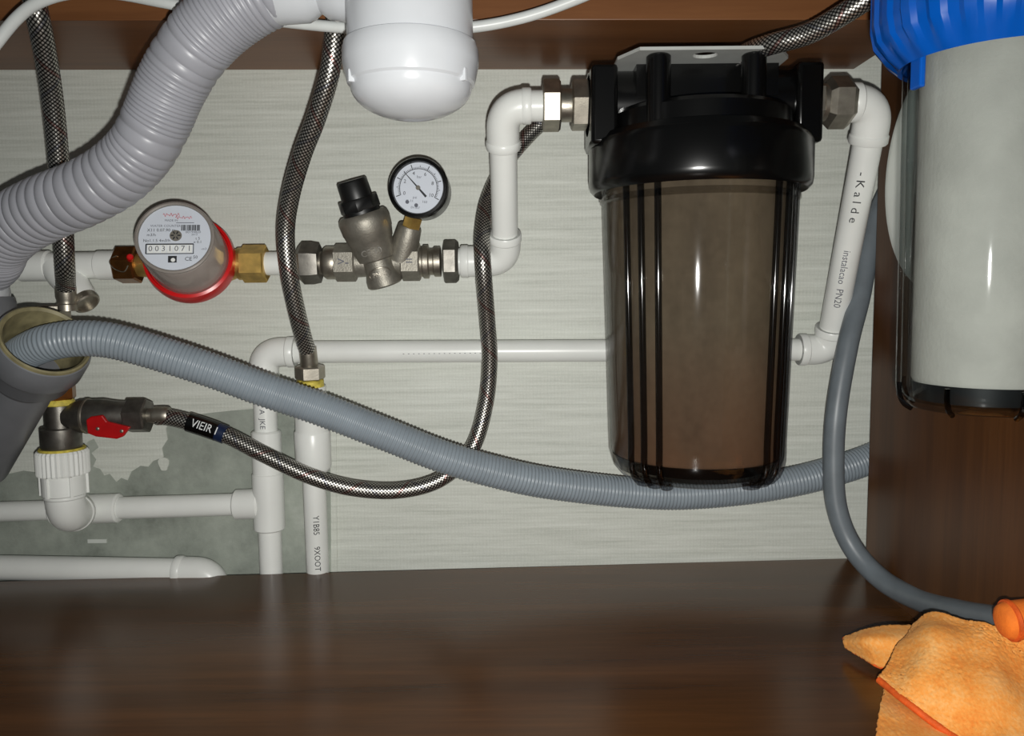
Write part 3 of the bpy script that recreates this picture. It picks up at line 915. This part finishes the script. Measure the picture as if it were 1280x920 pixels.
MB().lathe([(0.0150, 0), (0.0155, 0.001), (0.0155, CZ(536).z - zc_t - 0.001), (0.0145, CZ(536).z - zc_t)], V((xv, -TV, zc_t + 0.0016)), Z, 36).build('lower_collar', M['dark_metal'], sv)
MB().cyl(CZ(537), CZ(505), 0.0118, 32, 0.001).build('body', M['dark_metal'], sv)
MB().lathe([(0.0112, 0), (0.0122, 0.001), (0.0118, 0.004), (0.0105, 0.0055)], CZ(507), Z, 28).build('thread_tape', M['yellow'], sv)
MB().hexnut(CZ(499), CZ(470), 0.0135, 0.3).build('upper_nut', M['brown_brass'], sv, sharp=20)
MB().cyl(CZ(472), CZ(404), 0.0085, 24, 0.0006).build('stem', M['nickel'], sv)
zv = P(130, 520, TV).z


def W(px, dt=0.0, dz=0.0):
    p = P(px, 520, TV); return V((p.x, -TV - dt, zv + dz))


MB().lathe([(0.0108, 0), (0.0118, 0.006), (0.0138, 0.012), (0.0142, 0.030), (0.0125, 0.040), (0.0118, 0.048), (0.0108, 0.054)], W(84), X, 32).build('outlet', M['dark_metal'], sv)
MB().cyl(W(108), W(112), 0.0146, 32, 0.0006).build('ring', M['nickel'], sv)
MB().hexnut(W(160), W(186), 0.0146, 0.2).build('outlet_nut', M['dark_metal'], sv, sharp=20)
lv = [(110, 524), (116, 520), (130, 518), (136, 526), (152, 530), (165, 533), (156, 545), (148, 548), (122, 545), (112, 541)]
lvp = [P(x, y, TV + 0.0150) for x, y in lv]
lev = MB().prism(lvp, (0, -0.0035, 0)); lev = lev.build('lever', M['red_lever'], sv, smooth=False, bevel=0.001); tag(lev, 'red lever')
for x, y in ((122, 536), (152, 539)):
    c = P(x, y, TV + 0.0188); MB().lathe([(0.0016, -0.001), (0.0014, 0.0004), (0.0005, 0.0008)], c, Yn, 14).build('rivet', M['nickel'], sv)

# vertical supply pipe B between the hose nut and the cabinet bottom
sp = empty('supply_pipe', P(392, 600, 0.02), 'white vertical supply pipe under braided hose nut, printed letters', 'pipe')
b_top = P(388, 476, 0.036); b_bot = P(399, 760, 0.0165)
db = (b_bot - b_top).normalized(); lbp = (b_bot - b_top).length


def onB(py):
    f = (py - 476) / (760 - 476); return lerp(b_top, b_bot, f)


pipe(sp, onB(575), b_bot, 0.0098)
pipe(sp, onB(482), onB(505), 0.0128, 'neck')
MB().cyl(onB(492), onB(540), 0.0142, 32, 0.001).build('threaded_collar', M['pipe'], sp)
MB().lathe([(0.0138, 0), (0.0152, 0.002), (0.0152, size(48, 0.03)), (0.0142, size(52, 0.03)), (0.0098, size(58, 0.03))], onB(534), db, 32).build('socket', M['pipe'], sp)
MB().lathe([(0.0098, 0), (0.0112, 0.001), (0.0112, 0.006), (0.0098, 0.007)], onB(474), db, 28).build('thread_tape', M['yellow'], sp)
for s, py_, h in (('Y1B85', 648, 0.0088), ('9XOOT', 690, 0.0088)):
    pm = onB(py_); nn_ = V((0.25, -1, 0))
    nn_ = (nn_ - db * nn_.dot(db)).normalized()
    lettering(s, h * 0.8, pm + nn_ * 0.0098, db, nn_, M['ink'], sp, r=0.0098, name='pipe_print', stretch=0.95)

# low pipe at the bottom left
lw = empty('low_pipe', P(120, 712, 0.022), 'white low pipe ending in elbow behind floor board, lower left', 'pipe')
l0, l1 = P(-70, 708, 0.022), P(262, 714, 0.022)
ld = (l1 - l0).normalized()
pipe(lw, l0, l1 - ld * 0.02, 0.0108)
elbow(lw, l1 - ld * 0.030, l1 + ld * 0.004, l1 + ld * 0.004 + V((0, 0, -0.03)), 0.0128, 0.018)


# ------------------------------------------------------------------ hoses
def braided(name, pts, label, r=0.0067):
    o = empty(name, P(*pts[0]), label, 'hose')
    path = spline([P(*p) for p in pts], 0.00065)
    mb_ = MB().sweep(path, r, 56, uv=True)
    n_ = len(path); circ = 2 * math.pi * r                # raise the woven wires: a relief of crossing diagonals
    for i in range(n_):
        kv = i * 0.00065 / circ * BRAID_K
        for k in range(56):
            u_ = k / 56
            h_ = abs(math.sin((u_ + kv) * BRAID_N * 2 * math.pi) * math.sin((u_ - kv) * BRAID_N * 2 * math.pi))
            v_ = mb_.v[i * 56 + k]
            mb_.v[i * 56 + k] = path[i] + (v_ - path[i]) * (1 + (h_ - 0.4) * 0.00045 / r)
    mb_.build('braid', M['braid'], o, sharp=180)
    return o, path


# left braided hose, down to the metal column
ho, pa = braided('braided_hose', [(36, -30, .165), (47, 20, .158), (57, 70, .142), (66, 130, .122), (73, 200, .105), (78, 270, .092), (81, 330, .082), (82, 350, TV + .008), (82.5, 364, TV + 0.002)],
                 'braided steel hose at far left passing behind grey waste hose', 0.0072)
e = V((xv, -TV, 0))
MB().lathe([(0.0078, 0), (0.0078, 0.010), (0.0070, 0.0115), (0.0070, 0.014), (0.0078, 0.015), (0.0078, 0.020)], pa[-1] + Z * 0.004, -Z, 28).build('crimp', M['nickel'], ho)
MB().hexnut(CZ(381), CZ(401), 0.0128, 0.15).build('nut', M['nickel'], ho, sharp=20)
# middle braided hose, down to the supply pipe
ho, pa = braided('braided_hose', [(419, -30, .139), (420, 25, .138), (412, 90, .132), (396, 145, .119), (377, 195, .104), (363, 245, .088), (357, 290, .078), (361, 340, .073), (371, 390, .060), (380, 425, .046), (385, 440, .0385)],
                 'braided steel hose curving down left of regulator to supply pipe nut', 0.0070)
MB().lathe([(0.0074, -0.004), (0.0074, 0.010), (0.0066, 0.0115), (0.0066, 0.016), (0.0074, 0.017)], pa[-1], onB(462) - pa[-1], 28).build('crimp', M['nickel'], ho)
MB().hexnut(onB(458), onB(474), 0.0125, 0.2).build('nut', M['nickel'], ho, sharp=20)
# long braided hose from the valve, behind the riser and the black filter, out over the bracket
ho, pa = braided('braided_hose', [(196, 521, TV), (212, 522, TV), (240, 529, TV), (285, 545, TV), (330, 568, TV), (385, 594, .057), (440, 610, .053), (500, 613, .048), (552, 598, .042),
                                  (590, 560, .034), (607, 505, .030), (612, 450, .034), (609, 400, .044), (605, 350, .058), (603, 320, .060), (603, 290, .050), (610, 250, .034), (630, 207, .020),
                                  (655, 175, .014), (685, 148, .012), (740, 118, .011), (800, 106, .011), (850, 104, .013), (890, 98, .030), (915, 83, .085), (933, 67, .135), (962, 56, .160), (1010, 42, .175), (1055, 17, .19), (1092, -8, .20), (1135, -45, .21)],
                 'long braided steel hose from red lever valve looping up behind black filter', 0.0067)
MB().lathe([(0.0060, 0), (0.0060, 0.006), (0.0072, 0.007), (0.0074, 0.014), (0.0072, 0.018), (0.0066, 0.019)], W(183), X, 28).build('crimp', M['nickel'], ho)
i0 = min(range(len(pa)), key=lambda i: (pa[i] - P(236, 528, TV)).length); i1 = min(range(len(pa)), key=lambda i: (pa[i] - P(272, 540.5, TV)).length)
i2 = min(range(len(pa)), key=lambda i: (pa[i] - P(282, 544, TV)).length)
slv = MB().sweep(pa[i0:i1 + 1], 0.0079, 28).build('label_sleeve', M['black'], ho)
M['navy'] = plain('navy_sleeve', (22, 36, 66), 0.35)
MB().sweep(pa[i1:i2 + 1], 0.0077, 28).build('sleeve_end', M['navy'], ho)
ic = (i0 + i1) // 2; td = (pa[i1] - pa[i0]).normalized(); nv = CAM - pa[ic]; nv = (nv - td * nv.dot(td)).normalized()
lettering('VIEIR', 0.0084, pa[ic] + nv * 0.0079 + td * 0.0012, td, nv, M['white_ink'], ho, r=0.0079, stretch=0.95, name='sleeve_lettering', lift=0.0011)
lettering('I', 0.0085, pa[i1] + nv * 0.0080 + td * 0.001, td, nv, M['white_ink'], ho, r=0.0080, name='sleeve_lettering', lift=0.0008)

# corrugated drain hose of the washing machine, from the grey branch to the right panel
pts = [P(22, 446, .118), P(40, 436, .128), P(62, 428, .134), P(100, 423, .134), P(150, 428, .130), (P(250, 458, .120)), P(330, 487, .110), P(400, 511, .102), P(480, 542, .093), P(560, 573, .083), P(640, 595, .071), P(700, 606, .060), P(780, 615, .048),
       P(850, 618, .040), P(930, 612, .034), P(1000, 600, .030), P(1055, 585, .024), P(1086, 574, .021), P(1120, 560, .021), P(1165, 540, .021)]
path = spline(pts, 0.0006)
pitch = 0.0031
rad = []
for i in range(len(path)):
    ph = (i * 0.0006 / pitch) % 1.0
    rad.append(0.0123 + 0.0010 * (0.5 + 0.5 * math.cos(2 * math.pi * ph)))
dh = MB().sweep(path, rad, 28).build('drain_hose', M['grey_hose'], None, sharp=80)
tag(dh, 'blue-grey corrugated drain hose sagging across wall into grey branch', 'hose')

# smooth grey hose in the right corner
pts = [P(1165, 160, .018), P(1128, 208, .018), P(1102, 256, .021), P(1087, 305, .028), P(1075, 370, .040), P(1060, 430, .052), P(1046, 510, .060), P(1042, 575, .062), P(1046, 635, .066),
       P(1066, 685, .075), P(1103, 725, .098), P(1150, 750, .141), P(1200, 765, .193), P(1245, 774, .233), P(1290, 780, .268)]
sh = MB().sweep(spline(pts, 0.004), 0.0084, 24).build('smooth_hose', M['dark_hose'], None)
tag(sh, 'smooth dark grey hose curving down right corner to orange cloth', 'hose')

# ------------------------------------------------------------------ grey sewer branch at the far left
TM = 0.098
mouth = P(57, 426, 0.138)
bdir = V((0.63, -0.45, 0.63)).normalized()
sw = empty('sewer_branch', mouth, 'grey plastic sewer branch with open mouth and olive rubber seal', 'sewer pipe')
base = mouth - bdir * 0.165
MB().cyl(base, mouth - bdir * 0.038, 0.0225, 44).build('branch_pipe', M['sewer'], sw)
MB().lathe([(0.0227, -0.046), (0.0262, -0.040), (0.0290, -0.036), (0.0290, -0.026), (0.0305, -0.024), (0.0325, -0.020), (0.0325, -0.006), (0.0314, -0.001), (0.0295, 0.0), (0.0295, -0.01), (0.0270, -0.03), (0.0225, -0.045)], mouth, bdir, 56, cap=False).build('socket', M['sewer'], sw)
MB().lathe([(0.0308, -0.002), (0.0302, 0.0016), (0.0290, 0.0022), (0.0272, 0.0004), (0.0262, -0.008), (0.0238, -0.028), (0.0228, -0.038), (0.001, -0.04)], mouth, bdir, 56, cap=False).build('rubber_seal', M['seal'], sw)
mx_ = P(-28, 540, TM)
zt_ = P(0, 374, 0.112).z
low_ = P(-78, 760, TM)
MB().cyl(low_, V((mx_.x, -TM, zt_ - 0.008)), 0.0252, 44).build('main_pipe', M['sewer'], sw)
MB().lathe([(0.0252, 0), (0.0312, 0.004), (0.0318, 0.030), (0.0300, 0.034)], V((mx_.x, -TM, zt_ - 0.032)), Z, 48).build('main_socket', M['sewer'], sw)
zd = P(0, 625, TM).z
up_ = (V((mx_.x, -TM, zt_)) - low_).normalized(); on_ = low_ + up_ * ((zd - low_.z) / up_.z)
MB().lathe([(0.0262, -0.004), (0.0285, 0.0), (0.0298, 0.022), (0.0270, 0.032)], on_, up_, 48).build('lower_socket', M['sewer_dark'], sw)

# grey corrugated waste hose
zc1 = P(0, 360, 0.10).z
pts = [V((mx_.x + 0.004, -TM, zc1 + 0.012)), P(-14, 326, .106), P(-3, 302, .118), P(22, 279, .134), P(60, 259, .148), P(100, 243, .158), P(142, 220, .165), P(176, 187, .172), P(196, 150, .178), P(213, 110, .184), P(236, 70, .19), P(266, 34, .196), P(304, 4, .20), P(345, -18, .203)]
path = spline(pts, 0.0006)
n = len(path); rad = []; ph = 0
NZ = [(0.0, .0032, .0012), (0.10, .0034, .0014), (0.16, .0062, .0016), (0.30, .0076, .0015), (0.44, .0084, .0012), (0.52, .0078, .0011), (0.58, .0036, .0008), (0.63, .0105, .0008), (0.655, .0030, .0010), (0.75, .0028, .0010), (0.80, .0120, .0008), (0.835, .0029, .0010), (0.93, .0028, .0011), (1.0, .0070, .0010)]
for i in range(n):
    f = i / (n - 1)
    for (f0, p0, a0), (f1, p1, a1) in zip(NZ, NZ[1:]):
        if f0 <= f <= f1:
            k = (f - f0) / (f1 - f0); pt, am = p0 + (p1 - p0) * k, a0 + (a1 - a0) * k
    ph += 0.0006 / pt
    saw = ph % 1.0
    rad.append(0.0203 + am * 1.35 * math.sqrt(max(0.0, math.sin(math.pi * saw))) + 0.0004 * math.sin(i * 0.013))
wh = empty('waste_hose', pts[0], 'grey corrugated waste hose bending down left into sewer branch', 'hose')
MB().sweep(path, rad, 40).build('corrugated_tube', M['waste'], wh, sharp=60)
b0_ = V((mx_.x, -TM, 0))
MB().lathe([(0.0190, zc1 + 0.020), (0.0215, zc1 + 0.018), (0.0220, zc1 + 0.006), (0.0262, zc1 + 0.005), (0.0268, zc1 - 0.004), (0.0262, zc1 - 0.009)], b0_ + V((0.002, 0, 0)), Z, 44).build('collar', M['white'], wh)
ca, cb = P(322, -8, .203), P(450, -14, .205)
MB().lathe([(0.0170, 0), (0.0186, 0.004), (0.0180, 0.030), (0.0160, 0.034), (0.0130, 0.038), (0.0170, 0.043), (0.0186, 0.052), (0.0180, 0.068)], ca, cb - ca, 36).build('coupling', M['white'], wh)

# ------------------------------------------------------------------ white tube, white canister
pts = [P(-40, 100, .19), P(-8, 58, .19), P(22, 22, .192), P(50, 2, .195), P(90, -9, .197), P(140, -9, .2), P(200, 2, .17), P(262, 14, .15), P(330, 24, .150), P(390, 31, .151), P(440, 35, .152), P(515, 38, .152), P(590, 34, .152), P(650, 23, .152), P(705, 5, .154), P(760, -20, .158), P(830, -70, .165), P(890, -140, .175)]
wt = MB().sweep(spline(pts, 0.004), 0.0037, 18).build('water_tube', M['tube'], None)
tag(wt, 'thin white water tube running along front of top rail', 'tube')

TC = 0.232
cx = P(513.5, 70, TC).x
wc = empty('filter_canister', P(513.5, 140, TC), 'white rounded filter canister hanging from above, between hoses', 'canister')


def zc(py, dt=0.0): return P(513.5, py, TC + dt).z


CA = V((cx, -TC, 0)); rc = 0.0393; ru = 0.0362
zbm = zc(143, 0.014); zse = zc(29, 0.038); zfl = zc(88, 0.034)
prof = []
for k in range(11):                                   # rounded bottom
    a = R(90 * k / 10); prof.append((max(0.0004, 0.0352 * math.sin(a)), zbm + (zfl - zbm) * (1 - math.cos(a)) - 0.0))
prof += [(0.0368, zfl + 0.0012), (rc, zfl + 0.012), (rc, zse - 0.004), (rc - 0.0012, zse), (ru - 0.002, zse + 0.0012)]
MB().lathe(prof, CA, Z, 64).build('bowl', M['white'], wc, sharp=25)
MB().lathe([(ru - 0.002, zse), (ru, zse + 0.001), (ru, zse + 0.085), (ru - 0.01, zse + 0.09)], CA, Z, 64).build('head', M['white'], wc)
for a in (-150, -30, 90):
    e = V((math.cos(R(a)), math.sin(R(a)), 0))
    MB().box(CA + e * 0.0362 + Z * (zfl + 0.0018), 0.004, 0.003, 0.007, e, Z.cross(e), Z).build('grip_notch', M['white'], wc, smooth=False, bevel=0.0006)

# ------------------------------------------------------------------ blue-capped filter on the right panel
TR = 0.313; KR = 0.94
rx = P(1238, 300, TR).x
rf = empty('blue_cap_filter', P(1238, 515, TR), 'clear filter with blue ribbed cap and white cartridge at right', 'water filter')


def zr(py, dt=0.0): return P(1238, py, TR + dt).z


RA = V((rx, -TR, 0)); rr = 0.0443


def sr(pr): return [(r_ * KR, h_) for r_, h_ in pr]


z0 = zr(522, 0.03); zcap = zr(22, 0.056)
MB().lathe(sr([(0.001, z0), (0.034, z0), (0.0385, z0 + 0.0012), (0.0418, z0 + 0.0052), (0.0425, z0 + 0.012), (rr, zcap), (rr, zcap + 0.004), (rr - 0.0025, zcap + 0.004),
            (rr - 0.0025, zcap), (0.0400, z0 + 0.012), (0.0392, z0 + 0.007), (0.036, z0 + 0.0035), (0.001, z0 + 0.003)]), RA, Z, 72, cap=False).build('bowl', M['clear'], rf)
zcb = zr(487, 0.03)
MB().lathe(sr([(0.0340, 0), (0.0350, 0.002), (0.0362, zcap - zcb + 0.002)]), RA + Z * zcb, Z, 64).build('cartridge', M['filter_media'], rf)
MB().lathe(sr([(0.030, z0 + 0.004), (0.0335, z0 + 0.0045), (0.0346, zcb)]), RA, Z, 64).build('end_cap', M['end_cap'], rf)
for k in range(8):
    a = R(-90 + 3 + 45 * k - 10); e = V((math.cos(a), math.sin(a), 0))
    MB().sweep(spline([RA + e * r_ * KR + Z * z_ for r_, z_ in ((0.036, z0 - 0.0004), (0.0402, z0 + 0.0022), (0.0424, z0 + 0.007), (0.0428, z0 + 0.013))], 0.002), 0.0013, 8).build('foot_rib', M['clear_rib'], rf)
seg = 144; vsl = []
hp = zcap - 0.002
rows = sr([(0.0448, hp), (0.0468, hp - 0.001), (0.0510, hp + 0.004), (0.0572, hp + 0.012), (0.0590, hp + 0.020), (0.0592, hp + 0.052), (0.056, hp + 0.056), (0.042, hp + 0.058)])
for j, (r_, z_) in enumerate(rows):
    for i in range(seg):
        k = i % 6
        dr = (0.0016 if k in (0, 1, 2) else 0.0) if 1 < j < 6 else 0.0
        a = 2 * math.pi * i / seg
        vsl.append(RA + V(((r_ + dr) * math.cos(a), (r_ + dr) * math.sin(a), z_)))
nr = len(rows)
fs = [(j * seg + i, j * seg + (i + 1) % seg, (j + 1) * seg + (i + 1) % seg, (j + 1) * seg + i) for j in range(nr - 1) for i in range(seg)]
fs.append(tuple((nr - 1) * seg + i for i in range(seg)))
mb = MB(); mb.add(vsl, fs); mb.build('screw_cap', M['blue'], rf, sharp=25)
for a in (-172, 8):
    e = V((math.cos(R(a)), math.sin(R(a)), 0))
    MB().box(RA + e * 0.0446 * KR + Z * (hp - 0.004), 0.003, 0.008, 0.020, e, Z.cross(e), Z).build('lug', M['blue'], rf, smooth=False, bevel=0.0008)
MB().lathe(sr([(0.044, hp + 0.057), (0.046, hp + 0.060), (0.046, hp + 0.095), (0.040, hp + 0.10)]), RA, Z, 48).build('head', M['blue'], rf)

# white round plate on the side panel, behind that filter
pc = V((PANEL_X, -0.165, P(1103, 234, 0.084).z))
rpz = 0.0820
pl = empty('round_plate', pc, 'white round plate on side panel half hidden behind blue-capped filter', 'plate')
mb = MB().lathe([(rpz - 0.001, 0.0), (rpz, 0.002), (rpz, 0.007), (rpz - 0.002, 0.009), (rpz - 0.007, 0.009), (rpz - 0.009, 0.0075), (0.001, 0.0075)], pc, -X, 72)
mb.build('disc', M['plate'], pl)
MB().lathe([(0.030, 0.007), (0.031, 0.011), (0.028, 0.013), (0.001, 0.013)], pc, -X, 48).build('hub', M['plate'], pl)


# ------------------------------------------------------------------ orange microfibre cloth
def patch(rows, nu, nv, disp, fine, seed):
    rows = [[V(p) for p in r] for r in rows]

    def cr(p, t):
        n_ = len(p) - 1; x = min(t * n_, n_ - 1e-6); i = int(x); f = x - i
        g = lambda k: p[k] if 0 <= k <= n_ else (p[0] * 2 - p[1] if k < 0 else p[n_] * 2 - p[n_ - 1])
        a, b, c_, d = g(i - 1), g(i), g(i + 1), g(i + 2)
        return 0.5 * ((2 * b) + (c_ - a) * f + (2 * a - 5 * b + 4 * c_ - d) * f * f + (3 * b - a - 3 * c_ + d) * f ** 3)
    grid = [[cr([cr(r, u / nu) for r in rows], v_ / nv) for u in range(nu + 1)] for v_ in range(nv + 1)]
    off = V((seed * 3.1, seed * 1.7, seed))
    out = []
    for j in range(nv + 1):
        for i in range(nu + 1):
            a = grid[j][min(i + 1, nu)] - grid[j][max(i - 1, 0)]; b = grid[min(j + 1, nv)][i] - grid[max(j - 1, 0)][i]
            nn2 = a.cross(b).normalized()
            if nn2.dot(CAM - grid[j][i]) < 0: nn2 = -nn2
            p = grid[j][i]
            h = noise.noise(p * 42 + off) * disp + noise.noise(V((p.x * 55 - p.z * 40, p.y * 20, p.z * 60)) + off) * disp * 0.5 + noise.noise(p * 900 + off) * fine
            out.append(p + nn2 * h)
    fs_ = [(j * (nu + 1) + i, j * (nu + 1) + i + 1, (j + 1) * (nu + 1) + i + 1, (j + 1) * (nu + 1) + i) for j in range(nv) for i in range(nu)]
    return out, fs_, grid


def cloth_part(name, rows, nu, nv, parent, seed, disp=0.0022, fine=0.0007):
    o_, f_, g_ = patch([[P(*p) for p in r] for r in rows], nu, nv, disp, fine, seed)
    for v in o_: v.z = max(v.z, 0.0028)
    mb_ = MB(); mb_.add(o_, f_)
    ob = mb_.build(name, M['cloth'], parent, sharp=180)
    sd = ob.modifiers.new('thickness', 'SOLIDIFY'); sd.thickness = 0.0035; sd.offset = 0.0
    return o_, nu, nv


cl = empty('microfibre_cloth', Pz(1190, 880, 0), 'crumpled orange microfibre cloth with darker hem on cabinet floor', 'cloth')
o1, n1, v1_ = cloth_part('pointed_corner', [[(1056, 799, .190), (1082, 789, .200), (1115, 783, .206), (1180, 786, .212)],
                                           [(1057, 803, .195), (1083, 802, .216), (1116, 804, .224), (1180, 808, .230)],
                                           [(1059, 808, .195), (1080, 821, .210), (1106, 835, .222), (1172, 852, .230)]], 60, 24, cl, 1, 0.0008)
o2, n2_, v2_ = cloth_part('upper_fold', [[(1146, 784, .220), (1168, 769, .228), (1212, 774, .246), (1250, 788, .258), (1283, 797, .266)],
                                        [(1124, 812, .238), (1165, 803, .258), (1218, 808, .266), (1262, 818, .27), (1304, 828, .27)],
                                        [(1109, 836, .250), (1150, 846, .272), (1206, 858, .288), (1262, 868, .292), (1318, 876, .292)],
                                        [(1098, 850, .256), (1142, 884, .282), (1198, 924, .304), (1255, 960, .325), (1325, 985, .335)]], 110, 90, cl, 2, 0.0042, 0.0006)
o3, n3, v3_ = cloth_part('lower_fold', [[(1106, 858, .247), (1150, 882, .262), (1210, 908, .282), (1300, 932, .300)],
                                       [(1100, 885, .272), (1150, 905, .287), (1210, 930, .303), (1310, 955, .315)],
                                       [(1095, 922, .298), (1150, 942, .312), (1210, 965, .326), (1320, 985, .336)],
                                       [(1090, 985, .342), (1150, 1000, .350), (1210, 1015, .356), (1330, 1030, .360)]], 90, 70, cl, 3, 0.0022)
hem = [o2[v2_ * (n2_ + 1) + i] + Yn * 0.001 for i in range(0, n2_ + 1, 3)]
MB().sweep(spline(hem, 0.002), 0.0021, 12).build('hem', M['hem'], cl)
hem = [o1[v1_ * (n1 + 1) + i] + Yn * 0.0008 for i in range(0, n1 - 18, 3)]
hem = [o1[j * (n1 + 1)] for j in range(0, v1_, 6)] + hem
MB().sweep(spline(hem, 0.002), 0.0014, 10).build('hem', M['hem'], cl)
r0, r1 = P(1259, 776, .289), P(1289, 773, .289)
M['cloth_back'] = plain('orange_cloth_reverse', (246, 122, 34), 0.85, var=0.1, nscale=150, bmp=0.4)
mb = MB().lathe([(0.001, -0.0045), (0.0055, -0.0042), (0.0085, -0.0028), (0.0100, 0.0), (0.0104, 0.004), (0.0106, 0.018)], r0, r1 - r0, 36)
mb.build('rolled_corner', M['cloth_back'], cl)
MB().lathe([(0.0096, 0.0), (0.0112, 0.0006), (0.0114, 0.0022), (0.0106, 0.0030), (0.0096, 0.0026)], r0, r1 - r0, 36, closed=True).build('hem', M['hem'], cl)
